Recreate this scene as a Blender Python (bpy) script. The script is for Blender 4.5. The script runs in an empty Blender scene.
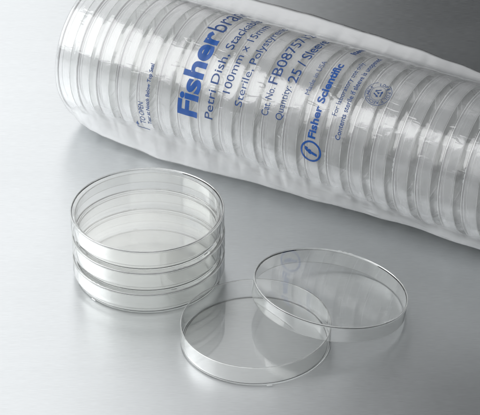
import bpy, bmesh, math, random
from mathutils import Vector, Matrix
from mathutils import noise as mnoise
MM = 0.001
random.seed(4)
scene = bpy.context.scene
COL = scene.collection
pi = math.pi

# ------------------------------------------------------------------ materials
def new_mat(name):
    m = bpy.data.materials.new(name); m.use_nodes = True
    nt = m.node_tree; nt.nodes.clear()
    out = nt.nodes.new('ShaderNodeOutputMaterial')
    return m, nt, out

def N(nt, kind, **kw):
    n = nt.nodes.new(kind)
    for k, v in kw.items():
        if k.startswith('_'):
            setattr(n, k[1:], v)
        else:
            n.inputs[k].default_value = v
    return n

def mapped_noise(nt, scale, detail=3.0, rough=0.5, rot=(0, 0, 0), coord='Object'):
    tc = nt.nodes.new('ShaderNodeTexCoord')
    mp = nt.nodes.new('ShaderNodeMapping')
    mp.inputs['Scale'].default_value = scale
    mp.inputs['Rotation'].default_value = rot
    nz = nt.nodes.new('ShaderNodeTexNoise')
    nz.inputs['Scale'].default_value = 1.0
    nz.inputs['Detail'].default_value = detail
    nz.inputs['Roughness'].default_value = rough
    nt.links.new(tc.outputs[coord], mp.inputs['Vector'])
    nt.links.new(mp.outputs['Vector'], nz.inputs['Vector'])
    return nz

def ramp(nt, src, lo, hi, a, b):
    r = nt.nodes.new('ShaderNodeMapRange')
    r.inputs['From Min'].default_value = lo; r.inputs['From Max'].default_value = hi
    r.inputs['To Min'].default_value = a; r.inputs['To Max'].default_value = b
    nt.links.new(src, r.inputs['Value'])
    return r.outputs['Result']

def steel_material():
    m, nt, out = new_mat('brushed_steel')
    p = N(nt, 'ShaderNodeBsdfPrincipled', Metallic=1.0)
    p.inputs['Anisotropic'].default_value = 0.4
    tan = nt.nodes.new('ShaderNodeCombineXYZ'); tan.inputs[1].default_value = 1.0
    nt.links.new(tan.outputs[0], p.inputs['Tangent'])
    fine = mapped_noise(nt, (130, 1700, 1), 4, .65)
    broad = mapped_noise(nt, (9, 160, 1), 3, .55)
    cloud = mapped_noise(nt, (5, 9, 1), 2, .5)
    add = nt.nodes.new('ShaderNodeMath'); add.operation = 'ADD'
    nt.links.new(ramp(nt, fine.outputs['Fac'], .3, .7, -.05, .05), add.inputs[0])
    nt.links.new(ramp(nt, broad.outputs['Fac'], .3, .7, -.008, .008), add.inputs[1])
    val = nt.nodes.new('ShaderNodeMath'); val.operation = 'ADD'
    nt.links.new(add.outputs[0], val.inputs[0]); val.inputs[1].default_value = .74
    comb = nt.nodes.new('ShaderNodeCombineColor'); comb.mode = 'HSV'
    comb.inputs[0].default_value = .56; comb.inputs[1].default_value = .05
    nt.links.new(val.outputs[0], comb.inputs[2])
    nt.links.new(comb.outputs[0], p.inputs['Base Color'])
    radd = nt.nodes.new('ShaderNodeMath'); radd.operation = 'ADD'
    nt.links.new(ramp(nt, fine.outputs['Fac'], .3, .7, .355, .42), radd.inputs[0])
    nt.links.new(ramp(nt, cloud.outputs['Fac'], .3, .7, -.02, .02), radd.inputs[1])
    nt.links.new(radd.outputs[0], p.inputs['Roughness'])
    b = N(nt, 'ShaderNodeBump', Strength=.10, Distance=.00012)
    nt.links.new(fine.outputs['Fac'], b.inputs['Height'])
    nt.links.new(b.outputs[0], p.inputs['Normal'])
    nt.links.new(p.outputs[0], out.inputs[0])
    return m

def clear_plastic(name, rough, tint, ior, gloss):
    """thin moulded sheet: passes light straight through, mirrors it by Fresnel, absorbs more along its edges"""
    m, nt, out = new_mat(name)
    lw = N(nt, 'ShaderNodeLayerWeight', Blend=.5)
    def power(e):
        pw = nt.nodes.new('ShaderNodeMath'); pw.operation = 'POWER'; pw.inputs[1].default_value = e
        nt.links.new(lw.outputs['Facing'], pw.inputs[0]); return pw.outputs[0]
    mix = nt.nodes.new('ShaderNodeMix'); mix.data_type = 'RGBA'
    mix.inputs[6].default_value = (.987, .988, .985, 1); mix.inputs[7].default_value = (*tint, 1)
    nt.links.new(power(4.0), mix.inputs[0])
    tr = N(nt, 'ShaderNodeBsdfGlass', IOR=ior, Roughness=0.0); nt.links.new(mix.outputs[2], tr.inputs[0])
    gl = N(nt, 'ShaderNodeBsdfGlossy'); gl.inputs[0].default_value = (1, 1, 1, 1)
    nz = mapped_noise(nt, (60, 60, 60), 2, .5)
    nt.links.new(ramp(nt, nz.outputs['Fac'], .4, .8, rough, rough + .03), gl.inputs['Roughness'])
    mg = N(nt, 'ShaderNodeMixShader')
    nt.links.new(ramp(nt, power(5.0), 0, 1, gloss, .5 if gloss else 0), mg.inputs[0])
    nt.links.new(tr.outputs[0], mg.inputs[1]); nt.links.new(gl.outputs[0], mg.inputs[2])
    nt.links.new(mg.outputs[0], out.inputs[0])
    return m

def whitened_skirt():
    """outer skirt of a packed lid: white mixed in for film-contact and reflection brightness"""
    m, nt, out = new_mat('whitened_polystyrene')
    gs = N(nt, 'ShaderNodeBsdfGlass', IOR=1.3, Roughness=.2)
    df = N(nt, 'ShaderNodeBsdfDiffuse'); df.inputs[0].default_value = (.82, .83, .84, 1)
    tl = N(nt, 'ShaderNodeBsdfTranslucent'); tl.inputs[0].default_value = (.82, .83, .84, 1)
    mx = N(nt, 'ShaderNodeMixShader', Fac=.4)
    nt.links.new(df.outputs[0], mx.inputs[1]); nt.links.new(tl.outputs[0], mx.inputs[2])
    nz = mapped_noise(nt, (12, 12, 420), 3, .6)
    mh = N(nt, 'ShaderNodeMixShader')
    nt.links.new(ramp(nt, nz.outputs['Fac'], .3, .7, .20, .32), mh.inputs[0])
    nt.links.new(gs.outputs[0], mh.inputs[1]); nt.links.new(mx.outputs[0], mh.inputs[2])
    nt.links.new(mh.outputs[0], out.inputs[0])
    return m

def bright_edge():
    """rounded rim left by the mould: white mixed in to imitate bright edge-lit lines"""
    m, nt, out = new_mat('bright_edge')
    gs = N(nt, 'ShaderNodeBsdfGlass', IOR=1.3, Roughness=.15)
    df = N(nt, 'ShaderNodeBsdfDiffuse'); df.inputs[0].default_value = (.85, .87, .87, 1)
    tl = N(nt, 'ShaderNodeBsdfTranslucent'); tl.inputs[0].default_value = (.85, .87, .87, 1)
    mx = N(nt, 'ShaderNodeMixShader', Fac=.5)
    nt.links.new(df.outputs[0], mx.inputs[1]); nt.links.new(tl.outputs[0], mx.inputs[2])
    nz = mapped_noise(nt, (90, 90, 90), 3, .6)
    mh = N(nt, 'ShaderNodeMixShader')
    nt.links.new(ramp(nt, nz.outputs['Fac'], .3, .7, .45, .75), mh.inputs[0])
    nt.links.new(gs.outputs[0], mh.inputs[1]); nt.links.new(mx.outputs[0], mh.inputs[2])
    gl = N(nt, 'ShaderNodeBsdfGlossy', Roughness=.1)
    mg = N(nt, 'ShaderNodeMixShader', Fac=.12)
    nt.links.new(mh.outputs[0], mg.inputs[1]); nt.links.new(gl.outputs[0], mg.inputs[2])
    nt.links.new(mg.outputs[0], out.inputs[0])
    return m

def film_material():
    m, nt, out = new_mat('milky_film')
    tr = N(nt, 'ShaderNodeBsdfTransparent'); tr.inputs[0].default_value = (.97, .975, .98, 1)
    df = N(nt, 'ShaderNodeBsdfDiffuse'); df.inputs[0].default_value = (.88, .89, .9, 1)
    tl = N(nt, 'ShaderNodeBsdfTranslucent'); tl.inputs[0].default_value = (.88, .89, .9, 1)
    mx = N(nt, 'ShaderNodeMixShader', Fac=.5)
    nt.links.new(df.outputs[0], mx.inputs[1]); nt.links.new(tl.outputs[0], mx.inputs[2])
    haze = mapped_noise(nt, (30, 60, 60), 4, .6)
    mh = N(nt, 'ShaderNodeMixShader')
    at = nt.nodes.new('ShaderNodeAttribute'); at.attribute_name = 'crease'
    hz = nt.nodes.new('ShaderNodeMath'); hz.operation = 'MULTIPLY_ADD'; hz.inputs[1].default_value = .32
    nt.links.new(at.outputs['Fac'], hz.inputs[0])
    nt.links.new(ramp(nt, haze.outputs['Fac'], .3, .75, .16, .28), hz.inputs[2])
    nt.links.new(hz.outputs[0], mh.inputs[0])
    nt.links.new(tr.outputs[0], mh.inputs[1]); nt.links.new(mx.outputs[0], mh.inputs[2])
    gl = N(nt, 'ShaderNodeBsdfGlossy', Roughness=.17)
    gl.inputs[0].default_value = (1, 1, 1, 1)
    # crinkles
    n1 = mapped_noise(nt, (70, 160, 160), 3, .55)
    n2 = mapped_noise(nt, (260, 90, 90), 2, .5)
    ridge = nt.nodes.new('ShaderNodeMath'); ridge.operation = 'SUBTRACT'; ridge.inputs[1].default_value = .5
    nt.links.new(n1.outputs['Fac'], ridge.inputs[0])
    ab = nt.nodes.new('ShaderNodeMath'); ab.operation = 'ABSOLUTE'
    nt.links.new(ridge.outputs[0], ab.inputs[0])
    ad = nt.nodes.new('ShaderNodeMath'); ad.operation = 'MULTIPLY_ADD'; ad.inputs[1].default_value = .35
    nt.links.new(n2.outputs['Fac'], ad.inputs[0]); nt.links.new(ab.outputs[0], ad.inputs[2])
    # short sharp puckers where the film is pulled across the gaps
    n3 = mapped_noise(nt, (70, 260, 260), 1.5, .4, (0, 0, .25))
    pk = ramp(nt, n3.outputs['Fac'], .63, .74, 0, 1.0)
    ad2 = nt.nodes.new('ShaderNodeMath'); ad2.operation = 'ADD'
    nt.links.new(ad.outputs[0], ad2.inputs[0]); nt.links.new(pk, ad2.inputs[1])
    b = N(nt, 'ShaderNodeBump', Strength=.4, Distance=.0005)
    nt.links.new(ad2.outputs[0], b.inputs['Height'])
    nt.links.new(b.outputs[0], gl.inputs['Normal'])
    lw = N(nt, 'ShaderNodeLayerWeight', Blend=.5)
    nt.links.new(b.outputs[0], lw.inputs['Normal'])
    pw = nt.nodes.new('ShaderNodeMath'); pw.operation = 'POWER'; pw.inputs[1].default_value = 4.0
    nt.links.new(lw.outputs['Facing'], pw.inputs[0])
    fr = ramp(nt, pw.outputs[0], 0, 1, .05, .8)
    mg = N(nt, 'ShaderNodeMixShader')
    nt.links.new(fr, mg.inputs[0]); nt.links.new(mh.outputs[0], mg.inputs[1]); nt.links.new(gl.outputs[0], mg.inputs[2])
    nt.links.new(mg.outputs[0], out.inputs[0])
    return m

def ink_material(name, col):
    m, nt, out = new_mat(name)
    p = N(nt, 'ShaderNodeBsdfPrincipled', Roughness=.4)
    p.inputs['Specular IOR Level'].default_value = .2
    nz = mapped_noise(nt, (400, 400, 400), 3, .6)
    mix = nt.nodes.new('ShaderNodeMix'); mix.data_type = 'RGBA'
    mix.inputs[6].default_value = (*[c * .82 for c in col], 1)
    mix.inputs[7].default_value = (*[min(1, c * 1.18) for c in col], 1)
    nt.links.new(nz.outputs['Fac'], mix.inputs[0])
    nt.links.new(mix.outputs[2], p.inputs['Base Color'])
    tr = N(nt, 'ShaderNodeBsdfTransparent')
    thin = mapped_noise(nt, (150, 150, 150), 3, .6)
    ms = N(nt, 'ShaderNodeMixShader')
    nt.links.new(ramp(nt, thin.outputs['Fac'], .3, .7, .02, .16), ms.inputs[0])
    nt.links.new(p.outputs[0], ms.inputs[1]); nt.links.new(tr.outputs[0], ms.inputs[2])
    nt.links.new(ms.outputs[0], out.inputs[0])
    return m

M_STEEL = steel_material()
M_PLASTIC = clear_plastic('clear_polystyrene', 0.01, (.955, .965, .96), 1.25, .032)
M_PACKED = clear_plastic('packed_polystyrene', 0.03, (.955, .965, .96), 1.4, .0)
M_LOOSE = clear_plastic('glossy_polystyrene', 0.01, (.955, .965, .96), 1.25, .05)
M_SKIRT = whitened_skirt()
M_EDGE = bright_edge()
M_FILM = film_material()
M_INK = ink_material('blue_ink', (.004, .034, .14))
M_INK_BRIGHT = ink_material('bright_blue_ink', (.002, .050, .22))
M_INK_PALE = ink_material('faint_blue_ink', (.06, .09, .20))

# ------------------------------------------------------------------ helpers
def link_mesh(name, bm, mat, parent=None):
    me = bpy.data.meshes.new(name)
    bm.to_mesh(me); bm.free()
    me.materials.append(mat)
    o = bpy.data.objects.new(name, me); COL.objects.link(o)
    if parent is not None: o.parent = parent
    return o

def tag(o, label=None, cat=None, group=None, kind=None):
    if label: o['label'] = label
    if cat: o['category'] = cat
    if group: o['group'] = group
    if kind: o['kind'] = kind
    return o

def empty(name, mw=None):
    o = bpy.data.objects.new(name, None); COL.objects.link(o)
    o.empty_display_size = .01
    if mw is not None: o.matrix_world = mw
    return o

def lathe(profile, seg=160):
    """closed ring of (radius, height) points in mm, first and last on the axis"""
    full = [profile[0]]
    for (r0, z0), (r1, z1) in zip(profile[:-1], profile[1:]):     # holding loops keep the long flat walls flat
        ln = math.hypot(r1 - r0, z1 - z0)
        if ln > 1.2:
            for t in (.06 / ln, 1 - .06 / ln): full.append((r0 + (r1 - r0) * t, z0 + (z1 - z0) * t))
        full.append((r1, z1))
    bm = bmesh.new()
    rings = []
    for r, z in full:
        if r < 1e-6:
            rings.append([bm.verts.new((0, 0, z * MM))])
        else:
            rings.append([bm.verts.new((r * MM * math.cos(2 * pi * i / seg), r * MM * math.sin(2 * pi * i / seg), z * MM)) for i in range(seg)])
    for a, b in zip(rings[:-1], rings[1:]):
        for i in range(seg):
            j = (i + 1) % seg
            if len(a) == 1: f = bm.faces.new((a[0], b[j], b[i]))
            elif len(b) == 1: f = bm.faces.new((a[i], a[j], b[0]))
            else: f = bm.faces.new((a[i], a[j], b[j], b[i]))
    bm.normal_update()
    bmesh.ops.recalc_face_normals(bm, faces=bm.faces[:])
    for f in bm.faces: f.smooth = True
    for e in bm.edges:
        if len(e.link_faces) == 2 and e.calc_face_angle(0) > math.radians(50): e.smooth = False
    return bm

def add_nub(bm, ang, r, z, w, t, h):
    """small moulded tab standing on a rim (mm)"""
    c = Vector((r * math.cos(ang), r * math.sin(ang), z + h / 2)) * MM
    mt = Matrix.Translation(c) @ Matrix.Rotation(ang, 4, 'Z') @ Matrix.Diagonal((t * MM, w * MM, h * MM, 1))
    g = bmesh.ops.create_cube(bm, size=1, matrix=mt)
    bmesh.ops.bevel(bm, geom=list({e for v in g['verts'] for e in v.link_edges}), offset=.12 * MM, segments=1, affect='EDGES')

# dish dimensions (mm)
PITCH = 16.4          # height of one closed dish in a stack
BASE_R, BASE_H = 47.5, 14.2
LID_R, LID_H = 50.0, 11.2
LID_Z = 5.7           # skirt edge above the base's underside

def base_bm():
    r = BASE_R
    prof = [(0, .6), (45.0, .6), (45.2, .45), (45.3, .1), (45.45, 0), (46.2, 0), (46.35, .1), (46.5, .45), (47.2, .65), (r, 1.0),
            (r, 13.8), (r - .1, 14.1), (r - .3, BASE_H), (r - .6, BASE_H), (r - .8, 14.1), (r - .88, 13.8),
            (r - .9, 2.0), (r - .98, 1.75), (r - 1.2, 1.6), (r - 1.5, 1.55), (0, 1.55)]
    bm = lathe(prof)
    for k in range(3): add_nub(bm, math.radians(-80 + 120 * k), 47.72, .35, 3.6, .4, .8)
    return bm

def lid_bm():
    R = LID_R; H = LID_H
    prof = [(0, 9.75), (48.5, 9.75), (48.85, 9.65), (49.0, 9.45), (49.05, 9.1), (49.1, .3), (49.2, .05), (49.35, 0), (49.65, 0), (49.9, .08), (R, .35),
            (R, 10.75), (49.9, 11.05), (49.7, H), (49.35, H), (49.2, 11.1), (49.1, 10.85), (48.9, 10.7), (0, 10.7)]
    bm = lathe(prof)
    for k in range(3):
        for o in (-4.2, 0, 4.2): add_nub(bm, math.radians(-76 + 120 * k + o), 49.5, LID_H + .03, 2.4, .45, .35)
    return bm

ME_CACHE = {}
def mesh_obj(name, maker, mat, parent=None):
    key = (name, mat.name)
    if key not in ME_CACHE:
        o = link_mesh(name, maker(), mat, parent); ME_CACHE[key] = o.data
        return o
    o = bpy.data.objects.new(name, ME_CACHE[key]); COL.objects.link(o); o.parent = parent
    return o

def brighten_edges(me, kind):
    if len(me.materials) > 1: return
    me.materials.append(M_EDGE)  # rim highlights put into the colour of these faces
    for f in me.polygons:
        c = f.center / MM; r = math.hypot(c.x, c.y)
        if kind == 'lid' and ((c.z > 10.8 and r > 49.0) or c.z < .06): f.material_index = 1
        if kind == 'base' and (c.z > 13.85 or r > 47.52): f.material_index = 1

def closed_dish(mw, label, group, spin=0.0, mat=M_PLASTIC):
    root = empty('petri_dish', mw @ Matrix.Rotation(spin, 4, 'Z'))
    tag(root, label, 'petri dish', group)
    b = mesh_obj('dish_base', base_bm, mat, root)
    l = mesh_obj('dish_lid', lid_bm, mat, root)
    brighten_edges(b.data, 'base'); brighten_edges(l.data, 'lid')
    if mat is M_PACKED and len(l.data.materials) == 2:
        l.data.materials.append(M_SKIRT)  # bright skirt bands put in as white haze, gaps stay darker
        for f in l.data.polygons:
            c = f.center / MM
            if math.hypot(c.x, c.y) > 49.6 and .3 < c.z < 10.8: f.material_index = 2
    l.location = (0, 0, LID_Z * MM)
    return root

# ------------------------------------------------------------------ table
bm = bmesh.new()
bmesh.ops.create_grid(bm, x_segments=4, y_segments=4, size=4.0)
floor = link_mesh('ground', bm, M_STEEL)
tag(floor, kind='structure')

# ------------------------------------------------------------------ stack of three
SX, SY = -59.69, -77.37
words = ['lowest closed clear dish of the short stack, resting on the steel surface',
         'middle closed clear dish in the short stack of three',
         'top closed clear dish of the short stack, its lid rim uncovered']
for k in range(3):
    dx, dy = random.uniform(-.5, .5), random.uniform(-.5, .5)
    closed_dish(Matrix.Translation(Vector((SX + dx, SY + dy, .05 + k * (PITCH + .05))) * MM), words[k], 'closed dishes stacked on the steel', (1.1, 2.3, 2.85)[k])

# ------------------------------------------------------------------ open dish and its leaning lid
DX, DY = 9.92, -153.68
d = link_mesh('open_dish', base_bm(), M_PLASTIC)
brighten_edges(d.data, 'base')
d.location = Vector((DX, DY, .05)) * MM
tag(d, 'single open clear dish lying empty on the steel in the foreground', 'petri dish')
LX, LY = 56.62, -124.0
ALPHA = math.radians(10.18)
u = Vector((LX - DX, LY - DY, 0)).normalized()
U = Vector((u.x * math.cos(ALPHA), u.y * math.cos(ALPHA), -math.sin(ALPHA)))
V = Vector((-u.y, u.x, 0))
Wn = U.cross(V)
rot = Matrix((U, V, Wn)).transposed().to_4x4()
lid = link_mesh('loose_lid', lid_bm(), M_LOOSE)
brighten_edges(lid.data, 'lid')
lid.matrix_world = Matrix.Translation(Vector((LX, LY, LID_R * math.sin(ALPHA) + .15)) * MM) @ rot
tag(lid, 'loose clear lid tilted with one edge propped on the open dish', 'lid')

# ------------------------------------------------------------------ sleeve of dishes
PHI = -.5437
AX = Vector((math.cos(PHI), math.sin(PHI), 0))
E1 = Vector((-math.sin(PHI), math.cos(PHI), 0))     # points to the back
E2 = Vector((0, 0, 1))
ORG = Vector((-105.07, 138.12, 51.2))
SP = 16.88
ND = 22
S_END = ND * SP + 1.5
sleeve_labels = [
    'end dish at the far left end of the filled sleeve',
    'second dish in from the left end of the sleeve',
    'third dish in from the left end of the sleeve, left of the small opening instructions',
    'dish in the sleeve just left of the small TO OPEN print',
    'dish in the sleeve lying under the small TO OPEN print',
    'dish in the sleeve between the TO OPEN print and the tall bold word',
    'dish in the sleeve under the tall bold blue word',
    'dish in the sleeve under the line Petri Dish, Stackable',
    'dish in the sleeve under the line 100mm x 15mm',
    'dish in the sleeve between the Sterile line and the Cat. No. line',
    'dish in the sleeve under the Cat. No. line',
    'dish in the sleeve under the faint Made in USA line',
    'dish in the sleeve under the round ringed letter emblem',
    'dish in the sleeve under the For laboratory use only line',
    'dish in the sleeve under the round recycling stamp',
    'first dish to the right of the round recycling stamp in the sleeve',
    'second dish to the right of the round recycling stamp in the sleeve',
    'third dish to the right of the round recycling stamp in the sleeve',
    'fourth dish to the right of the round recycling stamp in the sleeve',
    'sleeve dish cut by the right edge of the picture, nearest the viewer',
    'sleeve dish just beyond the right edge of the picture',
    'last sleeve dish at the near end, beyond the right edge',
]
rot_s = Matrix((E1, (-AX).cross(E1), -AX)).transposed().to_4x4()   # dish up-axis points to the far end
for k in range(ND):
    s = (k + 1) * SP - .2 + random.uniform(-.15, .15)
    c = ORG + AX * s + Vector((0, 0, -.35)) + E1 * random.uniform(-.25, .25)
    closed_dish(Matrix.Translation(c * MM) @ rot_s, sleeve_labels[k], 'closed dishes packed in the sleeve', random.uniform(0, 6.28), M_PACKED)

def interp(x, pts):
    if x <= pts[0][0]: return pts[0][1]
    for (a, b), (c, e) in zip(pts[:-1], pts[1:]):
        if x <= c:
            t = (x - a) / (c - a); t = t * t * (3 - 2 * t) * .5 + t * .5
            return b + (e - b) * t
    return pts[-1][1]
D_FRONT = [(-4, 51.2), (0, 53), (12, 58), (22, 60.5), (33, 62.4), (80, 64.9), (114, 63.3), (163, 60.2), (200, 59.6), (226, 57.8), (250, 57.0), (270, 55.7), (300, 56.4), (331, 56.4), (400, 56)]
D_BACK = [(-4, 51.2), (0, 54), (20, 61), (60, 65), (119, 65.4), (150, 65.8), (200, 64.4), (240, 62.7), (267, 61.1), (293, 58.7), (330, 58), (400, 57)]
TH_F, TH_B = 228.0, 46.0

def film_r(s, th):
    """film radius in mm at axial position s (mm) and angle th (deg)"""
    fr = (s / SP) % 1.0
    gap = math.exp(-((fr - .84) / .13) ** 2)
    nz = mnoise.noise(Vector((s * .045, th * .03, 3.1)))
    nz2 = mnoise.noise(Vector((s * .12 + th * .05, th * .10 - s * .03, 9.7)))
    nz3 = mnoise.noise(Vector((s * .3 + th * .16, th * .22, 1.7)))
    rc = 50.75 - .32 * gap * (1 + nz2) + .18 * nz + .16 * nz2 + .05 * nz3
    best = rc
    for tc, tab in ((TH_F, D_FRONT), (TH_B, D_BACK)):
        dl = abs((th - tc + 180) % 360 - 180)
        dd = max(interp(s, tab) + 1.1 * mnoise.noise(Vector((s * .04, tc, 0))), rc + .05)
        al = min(math.degrees(math.acos(rc / dd)), 31.0 if tc == TH_F else 10.0)
        if dl < al:
            w = 1 - dl / al
            r = rc + (dd - rc) * (w ** 1.6)
            side = 1 if ((th - tc + 180) % 360 - 180) > 0 else -1
            fold = mnoise.noise(Vector((s * .055 + 20, tc, side * 2.0))) + .6 * mnoise.noise(Vector((s * .15, dl * .08, tc + side)))
            r += .7 * fold * 4 * w * (1 - w)
            best = max(best, r)
    return best

def film_pt(s, th, off=0.0):
    r = film_r(s, th) + off
    a = math.radians(th)
    p = ORG + AX * s + E1 * (r * math.cos(a)) + E2 * (r * math.sin(a))
    if p.z < .3: p.z = .3
    return p * MM

sleeve = empty('plastic_sleeve', Matrix.Translation(Vector((ORG.x, ORG.y, 0)) * MM) @ Matrix.Rotation(PHI, 4, 'Z'))
tag(sleeve, 'long clear plastic sleeve of petri dishes printed in blue, lying on the steel behind', 'sleeve')
INV = sleeve.matrix_world.inverted()

bm = bmesh.new()
NT = 360
ths = [i * 360.0 / NT for i in range(NT)]
svals = []
s = 0.0
while s < S_END: svals.append(s); s += .9
rows = []
def cap_row(s, k):
    out = []
    ss = 0 if s < 5 else S_END
    for th in ths:
        p = film_pt(ss, th); c = (ORG + AX * ss) * MM
        q = c + (p - c) * k + AX * ((s - ss) * MM)
        q.z = max(q.z, .3 * MM)
        out.append(bm.verts.new(INV @ q))
    return out
for s, k in ((-2.6, .03), (-2.8, .3), (-2.7, .6), (-2.5, .85), (-1.9, .96), (-.9, .995)): rows.append(cap_row(s, k))
for s in svals: rows.append([bm.verts.new(INV @ film_pt(s, th)) for th in ths])
for s, k in ((.9, .995), (1.9, .96), (2.5, .85), (2.7, .6), (2.8, .3), (2.6, .03)): rows.append(cap_row(S_END + s, k))
for a, b in zip(rows[:-1], rows[1:]):
    for i in range(NT):
        j = (i + 1) % NT
        bm.faces.new((a[i], b[i], b[j], a[j])).smooth = True
bm.faces.new(rows[0]); bm.faces.new(rows[-1])
bmesh.ops.recalc_face_normals(bm, faces=bm.faces[:])
film = link_mesh('film', bm, M_FILM, sleeve)
# film hazed whiter towards the folded edges of the flat tube
fold_haze = film.data.attributes.new('crease', 'FLOAT', 'POINT')
vals = []
for v in film.data.vertices:
    yy, zz = v.co.y, v.co.z - ORG.z * MM
    vals.append(max(0.0, min(1.0, (math.hypot(yy, zz) / MM - 51.2) / 3.0)))
fold_haze.data.foreach_set('value', vals)

# ------------------------------------------------------------------ print on the sleeve
def text_bm(body, bold=0.0, shear=0.0, spacing=1.0):
    cu = bpy.data.curves.new('lettering', 'FONT')
    cu.body = body; cu.size = 1.0; cu.offset = bold; cu.shear = shear; cu.space_character = spacing
    cu.resolution_u = 6
    o = bpy.data.objects.new('lettering', cu); COL.objects.link(o)
    bpy.context.view_layer.update()
    dg = bpy.context.evaluated_depsgraph_get()
    me = bpy.data.meshes.new_from_object(o.evaluated_get(dg))
    bm = bmesh.new(); bm.from_mesh(me)
    bpy.data.objects.remove(o); bpy.data.curves.remove(cu); bpy.data.meshes.remove(me)
    bmesh.ops.remove_doubles(bm, verts=bm.verts[:], dist=1e-5)
    return bm
t_ = text_bm('H'); CAP = max(v.co.y for v in t_.verts); t_.free()

def slice_bm(bm, step):
    for ax_ in (0, 1):
        lo = min(v.co[ax_] for v in bm.verts); hi = max(v.co[ax_] for v in bm.verts)
        x = lo + step
        while x < hi:
            co = [0, 0, 0]; co[ax_] = x; no = [0, 0, 0]; no[ax_] = 1
            bmesh.ops.bisect_plane(bm, geom=bm.verts[:] + bm.edges[:] + bm.faces[:], plane_co=co, plane_no=no, dist=1e-7)
            x += step

RT = 51.0
def wrap(bm, s0, th0, name, mat, label=None, off=.13):
    """bm in mm: x runs up the circumference, y towards the far end"""
    slice_bm(bm, 1.6)
    for v in bm.verts:
        v.co = INV @ film_pt(s0 - v.co.y, th0 - math.degrees(v.co.x / RT), off)
    for f in bm.faces: f.smooth = True
    o = link_mesh(name, bm, mat, sleeve)
    if label: o['label'] = label
    return o

def write(body, s0, th0, th1, cap, mat=M_INK, bold=0.0, shear=0.0, label=None, spacing=1.0):
    bm = text_bm(body, bold, shear, spacing)
    lo = min(v.co.x for v in bm.verts); hi = max(v.co.x for v in bm.verts)
    k = cap / CAP
    want = math.radians(th0 - th1) * RT
    kx = want / (hi - lo)

    for v in bm.verts: v.co.x = (v.co.x - lo) * kx; v.co.y *= k
    return wrap(bm, s0, th0, 'printed_text', mat, label)

write('Fisher', 118, 179.5, 106, 14.4, M_INK_BRIGHT, bold=.035, label='tall bold bright blue lettering')
write('brand', 117.2, 104.2, 56.5, 13.6, M_INK, label='tall thin blue lettering')
write('Petri Dish, Stackable', 131, 176.5, 70, 6.0, bold=.004)
write('100mm x 15mm', 141.6, 152, 78.5, 5.6)
write('Sterile, Polystyrene', 152.6, 159.3, 72, 5.6)
write('Cat. No.', 173.4, 159.8, 137.5, 5.3)
write('FB0875712', 173.6, 134.8, 68.5, 7.4)
write('Quantity:', 184.2, 160.2, 133, 4.9)
write('25 / Sleeve', 186.5, 129.6, 74, 7.0, bold=.008)
write('Made in USA', 198.6, 135.2, 103, 3.4, M_INK_PALE, label='faint small lettering')
write('Fisher Scientific', 211, 166.4, 101.5, 5.2, M_INK_BRIGHT, bold=.035, label='bold bright blue lettering')
write('Item', 211.6, 85, 68, 4.2, bold=.03)
write('For laboratory use only.', 222.8, 144.5, 92, 3.6)
write('Contents sterile if sleeve is unopened.', 229.4, 161.5, 79, 3.6, bold=.012)
write('TO OPEN', 74.2, 202, 180.5, 4.2, bold=.008)
write('Tear at Notch Below Top Seal', 79.2, 200.8, 146.8, 2.8, bold=.02)

def ring_bm(r0, r1, a0=0, a1=360, n=96, bm=None, cx=0, cy=0):
    bm = bm or bmesh.new()
    pr = None
    for i in range(n + 1):
        a = math.radians(a0 + (a1 - a0) * i / n)
        c = (bm.verts.new((cx + r0 * math.cos(a), cy + r0 * math.sin(a), 0)), bm.verts.new((cx + r1 * math.cos(a), cy + r1 * math.sin(a), 0)))
        if pr: bm.faces.new((pr[0], pr[1], c[1], c[0]))
        pr = c
    bmesh.ops.remove_doubles(bm, verts=bm.verts[:], dist=1e-4)
    return bm
def poly(bm, pts):
    return bm.faces.new([bm.verts.new((x, y, 0)) for x, y in pts])

# ringed letter emblem
bm = ring_bm(6.5, 7.9)
g = text_bm('f', .05, .35)
lo = min(v.co.x for v in g.verts); hi = max(v.co.x for v in g.verts)
ly = min(v.co.y for v in g.verts); hy = max(v.co.y for v in g.verts)
for v in g.verts: v.co.x = (v.co.x - (lo + hi) / 2) * 10.0; v.co.y = (v.co.y - (ly + hy) / 2) * 12.0
me_ = bpy.data.meshes.new('lettering'); g.to_mesh(me_); g.free(); bm.from_mesh(me_); bpy.data.meshes.remove(me_)
wrap(bm, 208.9, 177.2, 'printed_emblem', M_INK_BRIGHT, 'letter inside a bold blue ring')

# recycling stamp
bm = ring_bm(9.0, 9.3, 25, 330)
ring_bm(5.3, 5.5, 0, 360, 72, bm)
def arc_text(body, a0, a1, r, cap, bold=.0):
    n = len(body)
    for i, ch in enumerate(body):
        if ch == ' ': continue
        g = text_bm(ch, bold)
        lo = min(v.co.x for v in g.verts); hi = max(v.co.x for v in g.verts)
        a = math.radians(a0 + (a1 - a0) * (i + .5) / n)
        k = cap / CAP
        for v in g.verts:
            x = (v.co.x - (lo + hi) / 2) * k; y = v.co.y * k + r
            # upright at the top of the ring, turning clockwise
            v.co.x = x * math.sin(a) + y * math.cos(a); v.co.y = -x * math.cos(a) + y * math.sin(a)
        me = bpy.data.meshes.new('lettering'); g.to_mesh(me); g.free(); bm.from_mesh(me); bpy.data.meshes.remove(me)
arc_text('RECYCLABLE', 205, 55, 6.1, 2.2)
arc_text('POLY', 300, 215, 6.1, 2.2)
arc_text('LDPE', 20, -55, 6.1, 2.2, .01)
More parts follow.
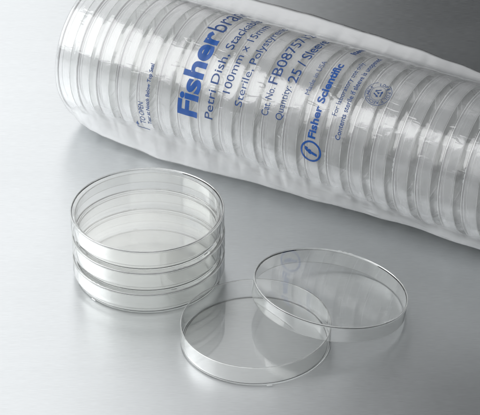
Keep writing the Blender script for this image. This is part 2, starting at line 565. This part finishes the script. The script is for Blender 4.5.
for k in range(3):
    a = math.radians(90 + 120 * k); b_ = math.radians(90 + 120 * (k + 1))
    p = Vector((4.3 * math.cos(a), 4.3 * math.sin(a))); q = Vector((4.3 * math.cos(b_), 4.3 * math.sin(b_)))
    dv = (q - p).normalized(); nv = Vector((-dv.y, dv.x))
    A = p + dv * 1.4; B = p + dv * 4.4
    poly(bm, [tuple(A + nv * .35), tuple(A - nv * .35), tuple(B - nv * .35), tuple(B + nv * .35)])
    poly(bm, [tuple(B + nv * 1.0), tuple(B - nv * 1.0), tuple(B + dv * 1.6)])
g = text_bm('4', .02)
lo = min(v.co.x for v in g.verts); hi = max(v.co.x for v in g.verts)
for v in g.verts: v.co.x = (v.co.x - (lo + hi) / 2) * 3.4; v.co.y = v.co.y * 3.4 - 1.2
me_ = bpy.data.meshes.new('lettering'); g.to_mesh(me_); g.free(); bm.from_mesh(me_); bpy.data.meshes.remove(me_)
wrap(bm, 244.4, 118.0, 'recycling_stamp', M_INK)

# opening arrow and bracket
bm = bmesh.new()
poly(bm, [(0, -10.5), (.45, -10.5), (.45, .2), (0, .2)])
poly(bm, [(.45, -.2), (2.2, -.2), (2.2, .2), (.45, .2)])
poly(bm, [(1.6, -1.5), (4.6, 0), (1.6, 1.5)])
wrap(bm, 67.0, 206.3, 'printed_arrow', M_INK)

# ------------------------------------------------------------------ camera
cam = bpy.data.cameras.new('camera'); co = bpy.data.objects.new('camera', cam); COL.objects.link(co)
co.location = (0, -1.26497, .82444)
co.rotation_euler = (pi / 2 - .5776, 0, 0)
cam.sensor_width = 36; cam.lens = 2187.07 / 480 * 36
cam.clip_start = .05; cam.clip_end = 50
scene.camera = co

# ------------------------------------------------------------------ light
w = bpy.data.worlds.new('World'); scene.world = w; w.use_nodes = True
bg = w.node_tree.nodes['Background']
bg.inputs[0].default_value = (.93, .97, 1, 1); bg.inputs[1].default_value = .05

def softbox(name, loc, target, sx, sy, power, col=(1, 1, 1)):
    l = bpy.data.lights.new(name, 'AREA'); l.shape = 'RECTANGLE'; l.size = sx; l.size_y = sy; l.energy = power; l.color = col
    o = bpy.data.objects.new(name, l); COL.objects.link(o)
    o.location = loc
    o.rotation_euler = (Vector(target) - Vector(loc)).to_track_quat('-Z', 'Y').to_euler()
    return o
key = softbox('soft_area_lamp', (-.42, .85, .75), (-.34, 0, 0), 1.5, 1.5, 9.7)
# emission graded by hand across the softbox to shape the falloff on the steel
kl = key.data; kl.use_nodes = True
knt = kl.node_tree
kem = knt.nodes['Emission']
kgeo = knt.nodes.new('ShaderNodeNewGeometry')
ksep = knt.nodes.new('ShaderNodeSeparateXYZ')
knt.links.new(kgeo.outputs['Parametric'], ksep.inputs[0])
kmr = knt.nodes.new('ShaderNodeMapRange'); kmr.interpolation_type = 'SMOOTHSTEP'
kmr.inputs['From Min'].default_value = .10; kmr.inputs['From Max'].default_value = .36
kmr.inputs['To Min'].default_value = 0; kmr.inputs['To Max'].default_value = 1
knt.links.new(ksep.outputs[0], kmr.inputs['Value'])
kfar = knt.nodes.new('ShaderNodeMapRange'); kfar.interpolation_type = 'SMOOTHSTEP'
kfar.inputs['From Min'].default_value = .36; kfar.inputs['From Max'].default_value = .80
kfar.inputs['To Min'].default_value = 1; kfar.inputs['To Max'].default_value = .62
knt.links.new(ksep.outputs[0], kfar.inputs['Value'])
kmul = knt.nodes.new('ShaderNodeMath'); kmul.operation = 'MULTIPLY'
knt.links.new(kmr.outputs[0], kmul.inputs[0]); knt.links.new(kfar.outputs[0], kmul.inputs[1])
knt.links.new(kmul.outputs[0], kem.inputs['Strength'])
softbox('soft_area_lamp', (-1.05, -.05, .80), (-.1, .1, .05), 1.2, 1.1, 25)
softbox('soft_area_lamp', (-.35, -1.5, 1.0), (0, 0, .03), 2.4, 1.5, 20)  # added front fill, lifts the dark clear dishes and the sleeve front

# ------------------------------------------------------------------ render
scene.view_settings.view_transform = 'Standard'
scene.view_settings.look = 'None'
scene.view_settings.exposure = 0; scene.view_settings.gamma = 1
scene.render.engine = 'CYCLES'
cy = scene.cycles
cy.max_bounces = 32; cy.transmission_bounces = 32
cy.use_adaptive_sampling = True; cy.adaptive_threshold = .02; cy.transparent_max_bounces = 128; cy.glossy_bounces = 24; cy.diffuse_bounces = 4
cy.caustics_reflective = True; cy.caustics_refractive = True
cy.sample_clamp_indirect = 4.0
cy.blur_glossy = .3
cy.use_denoising = True
